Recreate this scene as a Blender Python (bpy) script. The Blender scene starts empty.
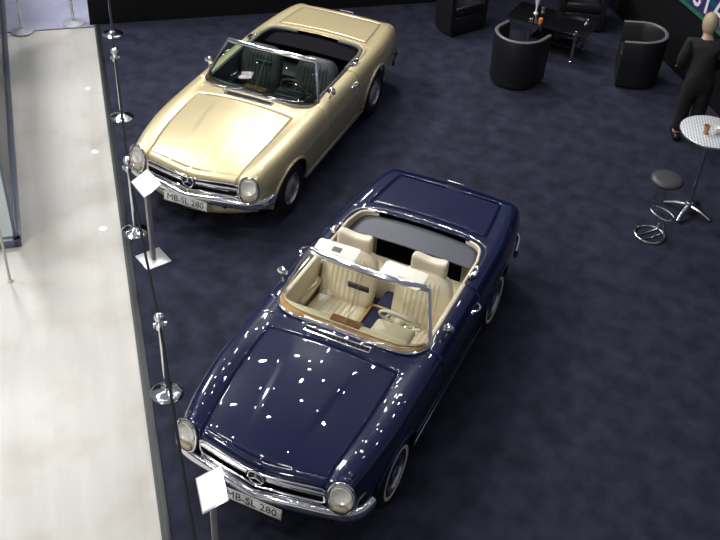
import bpy, bmesh, math, random
import numpy as np
from mathutils import Vector, Matrix
PI = math.pi
rnd = random.Random(4)
sc = bpy.context.scene
COL = sc.collection

# ------------------------------------------------------------------ camera, world, lights, exposure
CAM = (6.27601885, 2.54325395, 6.76155196)
AZ, TILT, ROLL, FPX = 1.96808738, 0.88663970, 0.0652458745, 1013.60677
cd = bpy.data.cameras.new('camera'); cam = bpy.data.objects.new('camera', cd); COL.objects.link(cam)
cam.matrix_world = (Matrix.Translation(CAM) @ Matrix.Rotation(AZ, 4, 'Z') @ Matrix.Rotation(TILT, 4, 'X')
                    @ Matrix.Rotation(ROLL, 4, 'Z'))
cd.sensor_fit = 'HORIZONTAL'; cd.sensor_width = 36; cd.lens = 36 * FPX / 720; cd.clip_end = 200
sc.camera = cam
sc.view_settings.view_transform = 'Standard'; sc.view_settings.look = 'None'
sc.view_settings.exposure = 0.0; sc.view_settings.gamma = 1; sc.view_settings.use_curve_mapping = False

w = bpy.data.worlds.new('hall'); sc.world = w; w.use_nodes = True
wn = w.node_tree.nodes; wl = w.node_tree.links
bg = wn['Background']; bg.inputs[1].default_value = 0.62
tc = wn.new('ShaderNodeTexCoord'); nz = wn.new('ShaderNodeTexNoise'); nz.inputs['Scale'].default_value = 3.0
nz.inputs['Detail'].default_value = 3
rp = wn.new('ShaderNodeValToRGB')
rp.color_ramp.elements[0].position = 0.35; rp.color_ramp.elements[0].color = (0.16, 0.17, 0.21, 1)
rp.color_ramp.elements[1].position = 0.68; rp.color_ramp.elements[1].color = (0.30, 0.31, 0.36, 1)
wl.new(tc.outputs['Generated'], nz.inputs['Vector']); wl.new(nz.outputs['Fac'], rp.inputs['Fac']); wl.new(rp.outputs['Color'], bg.inputs[0])

def area(name, loc, target, size, watts, color=(1, 1, 1), shape='DISK', size_y=None):
    d = bpy.data.lights.new(name, 'AREA'); d.shape = shape; d.size = size
    if size_y: d.size_y = size_y
    d.energy = watts; d.color = color
    o = bpy.data.objects.new(name, d); COL.objects.link(o); o.location = loc
    o.rotation_euler = (Vector(target) - Vector(loc)).to_track_quat('-Z', 'Y').to_euler()
    return o
# floodlight banks over the aisle side of the stand, one over the gold car, and an added front fill
area('flood_and_fill', (1.5, -7.5, 9.0), (0, -2.5, 0), 1.3, 310, (1, .98, .94))
area('flood_and_fill', (-3.5, -9.0, 9.0), (-3.4, -6, 0), 1.6, 650, (.96, .97, 1))
area('flood_and_fill', (5.5, -5.5, 9.0), (2, -2.5, 0), 1.3, 300, (1, .98, .94))
area('flood_and_fill', (-9.3, -5.6, 9.5), (-3.1, -2.7, .5), 1.3, 420, (1, .98, .95))
area('flood_and_fill', (14.5, -2.0, 8.5), (0, -1.0, .5), 1.2, 480, (1, .98, .95))  # fill added behind the camera to brighten headlights, plates and bumpers
# small ceiling spots (seen as sparkling highlights in the paint)
spots = [(-6.3, -2.7), (-6.2, -3.0), (-5.95, -3.35), (-4.74, -3.65), (-3.6, -3.5), (-5.8, -4.2), (-6.2, -5.1), (-3.9, -2.2),
         (-6.1, -1.8), (-2.0, -5.5), (-1.0, -3.6), (-2.2, -1.4), (0.6, -5.4), (1.0, -1.8), (-9.0, -3.3),
         (-9.6, -1.2), (-12.5, -3.5), (-11.8, -2.4), (-8.6, -6.5), (-7.4, 0.6), (-4.4, 1.2), (-1.2, 1.6), (-10.6, -6.2), (-13.4, -5.2),
         (-6.6, -3.9), (-3.2, -4.9), (-2.6, -2.6), (-.6, -6.8), (1.9, -4.1), (3.4, -.6), (.6, .4), (-3.3, .3), (-5.2, -.4), (-8.0, -1.6), (-7.9, -4.7),
         (-5.0, -6.6), (1.2, 3.4), (-2.4, 3.6), (-5.6, 3.2), (4.8, -3.0), (3.3, -7.6)]
for i, (x, y) in enumerate(spots):
    area('ceiling_spot', (x, y, 9.0), (x * .8, y * .8, 0), 0.11 + .09 * (i % 3 == 0), 12, (.93, .95, 1))

# ------------------------------------------------------------------ materials
MATS = {}
def mat(name, col, rough=.5, metal=0, coat=0, spec=.5, noise=None, bump=None, trans=0, emit=0):
    if name in MATS: return MATS[name]
    m = bpy.data.materials.new(name); m.use_nodes = True; MATS[name] = m
    nt = m.node_tree; b = nt.nodes['Principled BSDF']
    b.inputs['Base Color'].default_value = (*col, 1); b.inputs['Roughness'].default_value = rough
    b.inputs['Metallic'].default_value = metal; b.inputs['Coat Weight'].default_value = coat
    b.inputs['Coat Roughness'].default_value = .02
    b.inputs['Specular IOR Level'].default_value = spec; b.inputs['Transmission Weight'].default_value = trans
    if emit:
        b.inputs['Emission Color'].default_value = (*col, 1); b.inputs['Emission Strength'].default_value = emit
    t = nt.nodes.new('ShaderNodeTexCoord')
    if noise:   # (scale, colour2, detail)
        n = nt.nodes.new('ShaderNodeTexNoise'); n.inputs['Scale'].default_value = noise[0]
        n.inputs['Detail'].default_value = noise[2] if len(noise) > 2 else 4
        r = nt.nodes.new('ShaderNodeValToRGB'); r.color_ramp.elements[0].color = (*col, 1); r.color_ramp.elements[1].color = (*noise[1], 1)
        r.color_ramp.elements[0].position = .35; r.color_ramp.elements[1].position = .7
        nt.links.new(t.outputs['Object'], n.inputs['Vector']); nt.links.new(n.outputs['Fac'], r.inputs['Fac'])
        nt.links.new(r.outputs['Color'], b.inputs['Base Color'])
    if bump:    # (scale, strength)
        n = nt.nodes.new('ShaderNodeTexNoise'); n.inputs['Scale'].default_value = bump[0]; n.inputs['Detail'].default_value = 4
        k = nt.nodes.new('ShaderNodeBump'); k.inputs['Strength'].default_value = bump[1]; k.inputs['Distance'].default_value = .01
        nt.links.new(t.outputs['Object'], n.inputs['Vector']); nt.links.new(n.outputs['Fac'], k.inputs['Height'])
        nt.links.new(k.outputs['Normal'], b.inputs['Normal'])
    return m

def glass(name, tint, fac=.10):
    if name in MATS: return MATS[name]
    m = bpy.data.materials.new(name); m.use_nodes = True; MATS[name] = m
    nt = m.node_tree; nt.nodes.clear()
    o = nt.nodes.new('ShaderNodeOutputMaterial'); mx = nt.nodes.new('ShaderNodeMixShader')
    tr = nt.nodes.new('ShaderNodeBsdfTransparent'); tr.inputs[0].default_value = (*tint, 1)
    gl = nt.nodes.new('ShaderNodeBsdfGlossy'); gl.inputs['Roughness'].default_value = .01
    fr = nt.nodes.new('ShaderNodeLayerWeight'); fr.inputs[0].default_value = fac
    nt.links.new(fr.outputs['Fresnel'], mx.inputs[0]); nt.links.new(tr.outputs[0], mx.inputs[1]); nt.links.new(gl.outputs[0], mx.inputs[2])
    nt.links.new(mx.outputs[0], o.inputs[0])
    return m

def two_tone_floor():
    """pale aisle flooring: tiny mottling, long soft wear streaks and a few brownish stains"""
    m = bpy.data.materials.new('aisle_floor'); m.use_nodes = True; nt = m.node_tree; b = nt.nodes['Principled BSDF']
    b.inputs['Roughness'].default_value = .38; b.inputs['Specular IOR Level'].default_value = .35
    t = nt.nodes.new('ShaderNodeTexCoord')
    mp = nt.nodes.new('ShaderNodeMapping'); mp.vector_type = 'TEXTURE'; mp.inputs['Rotation'].default_value = (0, 0, .695); mp.inputs['Scale'].default_value = (3, .4, 1)
    mp2 = nt.nodes.new('ShaderNodeMapping'); mp2.inputs['Scale'].default_value = (1, 1, 1)
    def ramp(n, c0, c1, p0, p1):
        r = nt.nodes.new('ShaderNodeValToRGB'); r.color_ramp.elements[0].color = (*c0, 1); r.color_ramp.elements[1].color = (*c1, 1)
        r.color_ramp.elements[0].position = p0; r.color_ramp.elements[1].position = p1
        nt.links.new(n.outputs['Fac'], r.inputs['Fac']); return r
    n1 = nt.nodes.new('ShaderNodeTexNoise'); n1.inputs['Scale'].default_value = 1.6; n1.inputs['Detail'].default_value = 6
    nt.links.new(t.outputs['Object'], mp.inputs['Vector']); nt.links.new(mp.outputs[0], n1.inputs['Vector'])
    n2 = nt.nodes.new('ShaderNodeTexNoise'); n2.inputs['Scale'].default_value = 1.7; n2.inputs['Detail'].default_value = 7
    nt.links.new(t.outputs['Object'], n2.inputs['Vector'])
    r1 = ramp(n1, (.49, .47, .425), (.56, .54, .495), .35, .65)
    r2 = ramp(n2, (1, 1, 1), (.84, .79, .72), .50, .78)
    mx = nt.nodes.new('ShaderNodeMix'); mx.data_type = 'RGBA'; mx.blend_type = 'MULTIPLY'; mx.inputs[0].default_value = 1
    nt.links.new(r1.outputs[0], mx.inputs[6]); nt.links.new(r2.outputs[0], mx.inputs[7]); nt.links.new(mx.outputs[2], b.inputs['Base Color'])
    return m

CHROME = mat('chrome', (.90, .90, .93), .11, 1)
CHROME_R = mat('brushed_chrome', (.66, .66, .68), .22, 1)
BLACK = mat('black_void', (.006, .006, .007), .8, spec=.2)
RUBBER = mat('tyre_rubber', (.012, .012, .013), .6, spec=.3)
CARPET = mat('navy_carpet', (.018, .019, .032), .95, spec=.15, noise=(4.5, (.034, .036, .060), 8), bump=(160, .6))
FLOOR = two_tone_floor()

# ------------------------------------------------------------------ helpers
def finish(o, label=None, cat=None, group=None, kind=None):
    if label: o['label'] = label
    if cat: o['category'] = cat
    if group: o['group'] = group
    if kind: o['kind'] = kind
    return o
def empty(name, loc, rz, label, cat, group=None):
    o = bpy.data.objects.new(name, None); COL.objects.link(o); o.location = loc; o.rotation_euler = (0, 0, rz)
    o.empty_display_size = .1
    return finish(o, label, cat, group)
def link(name, bm, m, parent=None, smooth=True, angle=40, solid=0):
    me = bpy.data.meshes.new(name)
    bmesh.ops.remove_doubles(bm, verts=bm.verts, dist=1e-5)
    bm.to_mesh(me); bm.free()
    for mm in (m if isinstance(m, (list, tuple)) else [m]): me.materials.append(mm)
    if smooth:
        me.polygons.foreach_set('use_smooth', [True] * len(me.polygons))
        me.set_sharp_from_angle(angle=math.radians(angle))
    o = bpy.data.objects.new(name, me); COL.objects.link(o)
    if parent: o.parent = parent
    if solid:
        s = o.modifiers.new('Solidify', 'SOLIDIFY'); s.thickness = solid; s.offset = -1
    return o
def NB(): return bmesh.new()
def box(bm, c, s, rot=None, bev=0, seg=2, mi=0):
    r = bmesh.ops.create_cube(bm, size=1)['verts']
    for v in r: v.co = Vector((v.co.x * s[0], v.co.y * s[1], v.co.z * s[2]))
    if bev:
        ed = list({e for v in r for e in v.link_edges})
        g = bmesh.ops.bevel(bm, geom=ed, offset=bev, segments=seg, affect='EDGES', profile=.5)
        r = list({v for f in g['faces'] for v in f.verts} | {v for v in r if v.is_valid})
    M = Matrix.Translation(c) @ (rot.to_4x4() if rot else Matrix())
    for v in r: v.co = M @ v.co
    return r
def pad(bm, c, size, n=5, R_=None, cuts=11):
    """upholstery block: a cube rounded towards a superellipsoid, dense enough to bend"""
    vs = bmesh.ops.create_cube(bm, size=2)['verts']
    bmesh.ops.subdivide_edges(bm, edges=list({e for v in vs for e in v.link_edges}), cuts=cuts, use_grid_fill=True)
    for v in bm.verts:
        p = v.co; k = (abs(p.x) ** n + abs(p.y) ** n + abs(p.z) ** n) ** (1 / n); q = p / k
        q = Vector((q.x * size[0] / 2, q.y * size[1] / 2, q.z * size[2] / 2)); v.co = (R_ @ q if R_ else q) + Vector(c)
def rot(ax, a): return Matrix.Rotation(a, 3, ax)
def frames(pts, closed=False):
    P = [Vector(p) for p in pts]; n = len(P); T = []
    for i in range(n):
        a = P[(i - 1) % n] if (closed or i > 0) else P[i]; b = P[(i + 1) % n] if (closed or i < n - 1) else P[i]
        T.append((b - a).normalized())
    return P, T
def tube(bm, pts, r, n=10, closed=False, up=(0, 0, 1), ry=None, caps=True):
    """sweep an ellipse (r across, ry along 'up') along pts; r may be a list"""
    P, T = frames(pts, closed); rings = []
    for i, (p, t) in enumerate(zip(P, T)):
        u = Vector(up); a = t.cross(u)
        if a.length < 1e-4: a = t.cross(Vector((1, 0, 0)))
        a.normalize(); b = a.cross(t).normalized()
        rr = r[i] if isinstance(r, (list, tuple)) else r; rb = rr if ry is None else ry
        rings.append([bm.verts.new(p + a * rr * math.cos(2 * PI * k / n) + b * rb * math.sin(2 * PI * k / n)) for k in range(n)])
    m = len(rings)
    for i in range(m if closed else m - 1):
        A, B = rings[i], rings[(i + 1) % m]
        for k in range(n): bm.faces.new((A[k], A[(k + 1) % n], B[(k + 1) % n], B[k]))
    if caps and not closed:
        bm.faces.new(rings[0][::-1]); bm.faces.new(rings[-1])
def lathe(bm, prof, c=(0, 0, 0), n=32, M=None, arc=2 * PI, mi=0):
    """prof [(r,z)] turned round local z; M optional 3x3"""
    full = abs(arc - 2 * PI) < 1e-6; cols = n if full else n + 1; R = []
    for (r, z) in prof:
        row = []
        for k in range(cols):
            a = arc * k / n; v = Vector((r * math.cos(a), r * math.sin(a), z))
            if M: v = M @ v
            row.append(bm.verts.new(v + Vector(c)))
        R.append(row)
    for i in range(len(R) - 1):
        for k in range(n):
            k2 = (k + 1) % cols
            try:
                f = bm.faces.new((R[i][k], R[i][k2], R[i + 1][k2], R[i + 1][k])); f.material_index = mi
            except ValueError: pass
def catmull(pts, n=8, closed=False):
    P = [Vector(p) for p in pts]; out = []; m = len(P)
    for i in range(m if closed else m - 1):
        g = lambda k: P[k % m] if closed else P[min(max(k, 0), m - 1)]
        a, b, c, d = g(i - 1), g(i), g(i + 1), g(i + 2)
        for k in range(n):
            t = k / n
            out.append(.5 * ((2 * b) + (c - a) * t + (2 * a - 5 * b + 4 * c - d) * t * t + (3 * b - a - 3 * c + d) * t ** 3))
    if not closed: out.append(P[-1])
    return out
def grid(bm, F, us, vs, want=None, mi=0):
    G = [[bm.verts.new(F(u, v)) for v in vs] for u in us]
    fs = []
    for i in range(len(us) - 1):
        for j in range(len(vs) - 1):
            q = [G[i][j], G[i + 1][j], G[i + 1][j + 1], G[i][j + 1]]
            co = [tuple(round(c, 6) for c in x.co) for x in q]
            u = []
            for x, cc in zip(q, co):
                if cc not in [tuple(round(c, 6) for c in y.co) for y in u]: u.append(x)
            if len(u) >= 3:
                f = bm.faces.new(u); f.material_index = mi; f.normal_update(); fs.append(f)
    if want is not None:
        w_ = want if callable(want) else (lambda c: Vector(want))
        s = sum(f.normal.dot(w_(f.calc_center_median())) * f.calc_area() for f in fs)
        if s < 0:
            for f in fs: f.normal_flip()
    return fs
def lin(a, b, n): return [a + (b - a) * i / n for i in range(n + 1)]
def cosp(a, b, n): return [a + (b - a) * (.5 - .5 * math.cos(PI * i / n)) for i in range(n + 1)]
def text_mesh(name, s, size, M, m, parent=None, extrude=.001, align='CENTER', bold=0, sx=1):
    cu = bpy.data.curves.new(name, 'FONT'); cu.body = s; cu.size = size; cu.extrude = extrude; cu.align_x = align; cu.align_y = 'CENTER'
    cu.offset = bold; cu.resolution_u = 3
    t = bpy.data.objects.new(name, cu); COL.objects.link(t)
    dg = bpy.context.evaluated_depsgraph_get(); me = bpy.data.meshes.new_from_object(t.evaluated_get(dg))
    bpy.data.objects.remove(t); me.materials.clear(); me.materials.append(m)
    me.transform(M @ Matrix.Diagonal((sx, 1, 1, 1)))
    o = bpy.data.objects.new(name, me); COL.objects.link(o)
    if parent: o.parent = parent
    return o
def pchip(xs, ys):
    xs = np.array(xs, float); ys = np.array(ys, float); h = np.diff(xs); d = np.diff(ys) / h; m = np.zeros(len(xs))
    for i in range(1, len(xs) - 1):
        if d[i - 1] * d[i] > 0:
            w1, w2 = 2 * h[i] + h[i - 1], h[i] + 2 * h[i - 1]; m[i] = (w1 + w2) / (w1 / d[i - 1] + w2 / d[i])
    m[0], m[-1] = d[0], d[-1]
    def f(x):
        x = min(max(x, xs[0]), xs[-1]); i = min(int(np.searchsorted(xs, x, side='right')) - 1, len(xs) - 2); t = (x - xs[i]) / h[i]
        return float((2 * t ** 3 - 3 * t * t + 1) * ys[i] + (t ** 3 - 2 * t * t + t) * h[i] * m[i] + (-2 * t ** 3 + 3 * t * t) * ys[i + 1] + (t ** 3 - t * t) * h[i] * m[i + 1])
    return f

# booth frame: U runs along the aisle, V points from the aisle into the stand
ANG = math.radians(39.8); U = Vector((math.cos(ANG), math.sin(ANG), 0)); V = Vector((-math.sin(ANG), math.cos(ANG), 0))
def bo(u, v, z=0): return U * u + V * v + Vector((0, 0, z))
def uv(x, y): p = Vector((x, y, 0)); return p.dot(U), p.dot(V)
RB = rot('Z', ANG)

# ------------------------------------------------------------------ setting
EDGE_V = uv(1.17, -1.593)[1]                       # aisle edge of the stand
BACK_U = uv(-6.066, -4.7)[0]
WALL_V = uv(-8.4, .72)[1]
bm = NB(); box(bm, bo(0, EDGE_V - 6, -.06), (60, 40, .1), RB); finish(link('floor', bm, FLOOR, smooth=False), kind='structure')
bm = NB(); box(bm, bo(BACK_U + 11, (EDGE_V + WALL_V) / 2 + 6, 0), (22, WALL_V - EDGE_V + 12, .02), RB)
for v in bm.verts:  # carpet stops at the right wall on one side only
    pass
finish(link('stand_carpet', bm, CARPET, smooth=False), kind='structure')
bm = NB(); box(bm, bo(BACK_U + 11, EDGE_V - .03, .004), (22, .03, .02), RB, .003)
finish(link('carpet_edge_strip', bm, mat('edge_grey', (.05, .055, .05), .6)), kind='structure')
bm = NB(); box(bm, bo(BACK_U + 11, EDGE_V + .005, .006), (22, .05, .03), RB, .003)
finish(link('trim_1', bm, mat('black_trim', (.008, .009, .01), .5)), kind='structure')
WALLM = mat('black_wall', (.004, .004, .005), .75, spec=.2)
bm = NB(); box(bm, bo(BACK_U - .06, EDGE_V + 7.9, 1.6), (.12, 16, 3.2), RB)
finish(link('wall_back', bm, WALLM, smooth=False), kind='structure')
bm = NB(); box(bm, bo(BACK_U + 4, WALL_V + .06, 1.6), (8, .12, 3.2), RB)
finish(link('wall_right', bm, WALLM, smooth=False), kind='structure')
# grey-blue carpet crossing the aisle beyond
bm = NB(); box(bm, bo(BACK_U - 2.95, EDGE_V - 4.0, 0), (6.0, 8.0, .02), RB)
finish(link('aisle_carpet', bm, mat('lilac_carpet', (.25, .25, .34), .9, noise=(2, (.33, .33, .43))), smooth=False), kind='structure')

# poster band on the right wall
def poster():
    u0, u1 = -6.6, -3.2
    t = empty('poster', bo((u0 + u1) / 2, WALL_V - .012, .96), ANG, 'colourful poster with white lettering and green border on black wall', 'poster')
    bm = NB(); box(bm, (0, 0, .55), (u1 - u0, .02, 1.1)); link('green_border', bm, mat('poster_green', (.03, .14, .09), .4), t, False)
    pm = bpy.data.materials.new('poster_print'); pm.use_nodes = True; nt = pm.node_tree; b = nt.nodes['Principled BSDF']
    tcn = nt.nodes.new('ShaderNodeTexCoord'); n = nt.nodes.new('ShaderNodeTexNoise'); n.inputs['Scale'].default_value = 5
    r = nt.nodes.new('ShaderNodeValToRGB'); e = r.color_ramp.elements
    e[0].position = .35; e[0].color = (.01, .09, .12, 1); e[1].position = .7; e[1].color = (.02, .02, .10, 1)
    k = e.new(.48); k.color = (.02, .03, .12, 1); k = e.new(.58); k.color = (.14, .03, .12, 1)
    nt.links.new(tcn.outputs['Object'], n.inputs['Vector']); nt.links.new(n.outputs['Fac'], r.inputs['Fac']); nt.links.new(r.outputs[0], b.inputs['Base Color'])
    b.inputs['Roughness'].default_value = .35
    bm = NB(); box(bm, (0, -.012, .565), (u1 - u0 - .1, .006, 1.0)); link('printed_panel', bm, pm, t, False)
    # wall faces -V : local -y ; letters read left to right along +x seen from -y
    M = Matrix.Translation((-4.93 - (u0 + u1) / 2, -.017, .255)) @ Matrix.Rotation(PI / 2, 4, 'X')
    text_mesh('lettering', 'STA', .46, M, mat('letter_white', (.75, .72, .78), .5), t, .002, 'LEFT', .004)
poster()

# ------------------------------------------------------------------ the cars
WX = [-2.24, -2.18, -2.05, -1.8, -1.5, -1.2, -.9, -.4, 0, .4, .9, 1.2, 1.5, 1.7, 1.80, 1.88, 1.93]
fW = pchip(WX, [.69, .735, .775, .82, .85, .866, .872, .878, .88, .88, .878, .868, .838, .806, .785, .75, .72])
fCR = pchip(WX, [.77, .81, .845, .858, .866, .876, .884, .89, .892, .892, .888, .878, .855, .828, .805, .775, .74])   # fender crown
fVA = pchip(WX, [.765, .805, .838, .853, .864, .877, .886, .895, .90, .898, .878, .860, .834, .807, .786, .762, .735])      # valley beside the bonnet
fCE = pchip(WX, [.765, .81, .845, .868, .888, .90, .905, .92, .93, .942, .925, .90, .865, .83, .808, .78, .75])       # centre
XW = (1.21, -1.21); AR = .365
def bulge(x, y):
    if x < .55: return 0
    hw = .17 + .15 * (1.85 - x) / 1.2
    f = min(max((hw + .05 - abs(y)) / .06, 0), 1); f = f * f * (3 - 2 * f)
    g = min(max((x - .72) / .4, 0), 1)
    return .010 * f * g * g * (3 - 2 * g) * min(max((1.86 - x) / .5, 0), 1)
_c = {}
def section(x):
    k = round(x, 4)
    if k in _c: return _c[k]
    W, cr, va, ce = fW(x), fCR(x), fVA(x), fCE(x); s = W / .88
    cp = [(-.3 * s, ce - (ce - va) * .30), (0, ce), (.3 * s, ce - (ce - va) * .30), (.48 * s, va + (ce - va) * .28), (.60 * s, va - .002), (.67 * s, cr - .004), (.735 * s, cr),
          (W - .085, cr - .012), (W - .045, cr - .045), (W - .015, cr - .11), (W, .655), (W - .004, .60), (W - .014, .48), (W - .03, .36), (W - .055, .26), (W - .12, .20)]
    pts = catmull([(a, b, 0) for a, b in cp], 10)[10:]
    Y = np.array([p.x for p in pts]); Z = np.array([p.y for p in pts]); Y[0] = 0
    _c[k] = (Y, Z, W); return _c[k]
def top(x, y):
    Y, Z, W = section(x); i = int(np.argmax(Y)) + 1
    return float(np.interp(abs(y), Y[:i], Z[:i])) + bulge(x, y)
def fYS(x): return fW(x) - .075
def zb(x):
    z = .235 + .15 * min(max((x - 1.56) / .24, 0), 1)
    for c in XW:
        if abs(x - c) < AR: z = max(z, .315 + math.sqrt(max(AR * AR - (x - c) ** 2, 0)))
    return z
def side(x, t, zbot=None):
    """t 0..1 from the fender shoulder to the lower edge"""
    Y, Z, W = section(x); ys = fYS(x)
    im = int(np.argmax(Z * (Y > .6 * W))) if True else 0
    i0 = next(i for i in range(len(Y)) if Y[i] > ys)
    A = [(ys, float(np.interp(ys, Y[:i0 + 1], Z[:i0 + 1])))] + list(zip(Y[i0:], Z[i0:]))
    z1 = zb(x) if zbot is None else zbot; B = [A[0]]
    for a, b in zip(A, A[1:]):
        if b[1] > z1: B.append(b)
        else:
            k = (a[1] - z1) / (a[1] - b[1]) if a[1] != b[1] else 0; B.append((a[0] + (b[0] - a[0]) * k, z1)); break
    L = [0]
    for a, b in zip(B, B[1:]): L.append(L[-1] + math.hypot(b[0] - a[0], b[1] - a[1]))
    return float(np.interp(t * L[-1], L, [b[0] for b in B])), float(np.interp(t * L[-1], L, [b[1] for b in B]))
def yo(x):
    if x > .53 or x < -1.28: return 0
    if x > .27: return .71 * (1 - ((x - .27) / .26) ** 2) ** .2
    if x > .1: return .68 + .03 * (x - .1) / .17
    if x > -1.0: return .68
    return (.68 - .05 * (-1.0 - x) / .28) * max(1 - ((-1.0 - x) / .28) ** 6, 0) ** (1 / 6)
def xf(y): return 1.985 - .135 * (math.sqrt(y * y + .004) / .76) ** 1.35
def xr(y): return -2.235 + .09 * (abs(y) / .76) ** 2.2
RN = .06
def wind_x(y): return .27 + .26 * max(1 - (abs(y) / .71) ** 5, 0) ** .5

def side_stations(x0, x1, step=.05):
    X = set(lin(x0, x1, max(2, int((x1 - x0) / step))))
    for c in XW:
        for k in range(25):
            a = c + AR * .9999 * math.cos(PI * k / 24)
            if x0 < a < x1: X.add(a)
        for a in (c - AR - .0005, c + AR + .0005):
            if x0 < a < x1: X.add(a)
    X = sorted(X); out = [X[0]]
    for a in X[1:]:
        if a - out[-1] > 2e-4: out.append(a)
    return out
UPN = (0, 0, 1)
def top_half(bm, s, xs, ya, yb, nv=8, off=0):
    nv = nv if isinstance(nv, list) else lin(0, 1, nv)
    grid(bm, lambda x, v: Vector((x, s * (ya(x) + (yb(x) - ya(x)) * v), top(x, ya(x) + (yb(x) - ya(x)) * v) - off)), xs, nv, UPN)
def side_patch(bm, s, xs, n=22, off=0, zbot=None):
    def F(x, t):
        y, z = side(x, t, zbot(x) if zbot else None); return Vector((x, s * (y - off), z - (off if t < .2 else 0)))
    grid(bm, F, xs, lin(0, 1, n), (0, s, .2))

DX0, DX1 = -.62, .36       # door
HX0, HX1 = .70, None       # bonnet rear edge
def xt(y): return xf(y) - RN
def xtr(y): return xr(y) + RN
Z0 = lambda x: 0.
def nose_strip(bm, s, y0, y1, n, r=RN, rear=False, zstop=None):
    """rounds the top panels over into the front (or rear) face"""
    sg = -1 if rear else 1; XT = xtr if rear else xt
    def F(y, k):
        x0 = XT(y); z0 = top(x0, y); a = k * PI / 2
        return Vector((x0 + sg * r * math.sin(a), s * y, z0 - r * (1 - math.cos(a)) * .9 - .004 * k))
    grid(bm, F, n if isinstance(n, list) else lin(y0, y1, n), lin(0, 1, 6), (sg * .7, 0, .7))
def nose_z(y, rear=False): 
    x0 = (xtr if rear else xt)(y); return top(x0, y) - RN * .9 - .004
def face_grid(bm, s, y0, y1, zt, zbt, rear=False, ny=10, nz_=6):
    X = xr if rear else xf
    grid(bm, lambda y, v: Vector((X(y), s * y, zt(y) + (zbt(y) - zt(y)) * v)), ny if isinstance(ny, list) else lin(y0, y1, ny), lin(0, 1, nz_), (-1 if rear else 1, 0, 0))

def merged(*ls):
    X = sorted(a for l in ls for a in l); out = [X[0]]
    for a in X[1:]:
        if a - out[-1] > 3e-4: out.append(a)
    return out
YF, YR = 1.80, -2.10
XFS = merged(cosp(DX1 + .003, .53, 18), lin(.53, HX0 - .002, 5), lin(HX0 - .002, 1.76, 24), side_stations(DX1 + .003, 1.76, 9), [YF])
XRS = merged(cosp(-1.28, DX0 - .003, 26), lin(-1.42, -1.28, 4), lin(-2.06, -1.42, 14), side_stations(-2.06, DX0 - .003, 9), [YR])
def sub(L, a, b): return [x for x in L if a - 2e-4 <= x <= b + 2e-4]
def make_body(bm, off=0):
    fa = .600 * fW(HX0 - .002) / .88 / fYS(HX0 - .002); VF = lin(0, fa, 18) + lin(fa, 1, 8)[1:]
    fb = .624 * fW(-1.42) / .88 / fYS(-1.42); VR = lin(0, fb, 18) + lin(fb, 1, 6)[1:]
    fc = .624 * fW(-2.06) / .88 / fYS(-2.06); VT = lin(0, fc, 18) + lin(fc, 1, 6)[1:]
    for s in (1, -1):
        ysf = fYS
        # beside and behind the cockpit, cowl
        top_half(bm, s, sub(XRS, -1.28, DX0), yo, ysf, VR)
        top_half(bm, s, sub(XFS, DX1, .53), yo, ysf, VF)
        top_half(bm, s, sub(XFS, .53, HX0 - .002), Z0, ysf, VF)
        # front wing tops
        top_half(bm, s, sub(XFS, HX0 - .002, 1.76), lambda x: .600 * fW(x) / .88, ysf, 8)
        a0 = .600 * fW(1.76) / .88; b0 = fYS(1.76); b1 = fYS(YF)
        def F(u, v):
            ya, yb = a0 + (b0 - a0) * v, .542 + (b1 - .542) * v; x = 1.76 + ((xt(yb) if v < 1 else YF) - 1.76) * u; y = ya + (yb - ya) * u
            return Vector((x, s * y, top(x, y)))
        grid(bm, F, [0, 1 / 3, 2 / 3, 1], lin(0, 1, 8), UPN)
        # rear deck and rear wing tops
        top_half(bm, s, sub(XRS, -1.42, -1.28), Z0, ysf, VR)
        top_half(bm, s, sub(XRS, -2.06, -1.42), lambda x: .624 * fW(x) / .88, ysf, 6)
        r1 = fYS(YR)
        def G(u, v):
            ya, yb = fYS(-2.06) * v, r1 * v; x = -2.06 + ((xtr(yb) if v < 1 else YR) + 2.06) * u; y = ya + (yb - ya) * u
            return Vector((x, s * y, top(x, y)))
        grid(bm, G, [0, .5, 1], VT, UPN)
        # flanks
        side_patch(bm, s, sub(XRS, YR, DX0)); side_patch(bm, s, sub(XFS, DX1, YF))
        grid(bm, lambda x, z: Vector((x, s * side(x, 1, z)[0], z)), lin(DX0 - .003, DX1 + .003, 10), [.300, .235], (0, s, 0))
        # corners: join flank to front and rear faces
        for (xe, yc, X, rear) in ((YF, b1, xf, False), (YR, r1, xr, True)):
            def FC(t, k):
                y, z = side(xe, t); a = k * PI / 2; xx = X(yc)
                yy = y - (y - yc) * (1 - math.cos(a)); zz = z - (.05 * (1 - math.cos(a))) * max(0, 1 - t * 4)
                return Vector((xe + (xx - xe) * math.sin(a), s * yy, zz))
            grid(bm, FC, lin(0, 1, 22), lin(0, 1, 6), (-.5 if rear else .5, s, 0))
        # nose
        zlow = lambda y: .27 + .115 * (y / .71) ** 2
        nose_strip(bm, s, .542, b1, 8)
        nose_strip(bm, s, 0, r1, [v * r1 for v in VT], rear=True)
        face_grid(bm, s, .542, b1, nose_z, zlow, ny=8, nz_=10)
        face_grid(bm, s, 0, .542, lambda y: .535, zlow, ny=10, nz_=5)
        face_grid(bm, s, 0, r1, lambda y: nose_z(y, True), lambda y: .28, True, [v * r1 for v in VT], 10)
def mirror_sides(fn):
    for s in (1, -1): fn(s)

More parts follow.
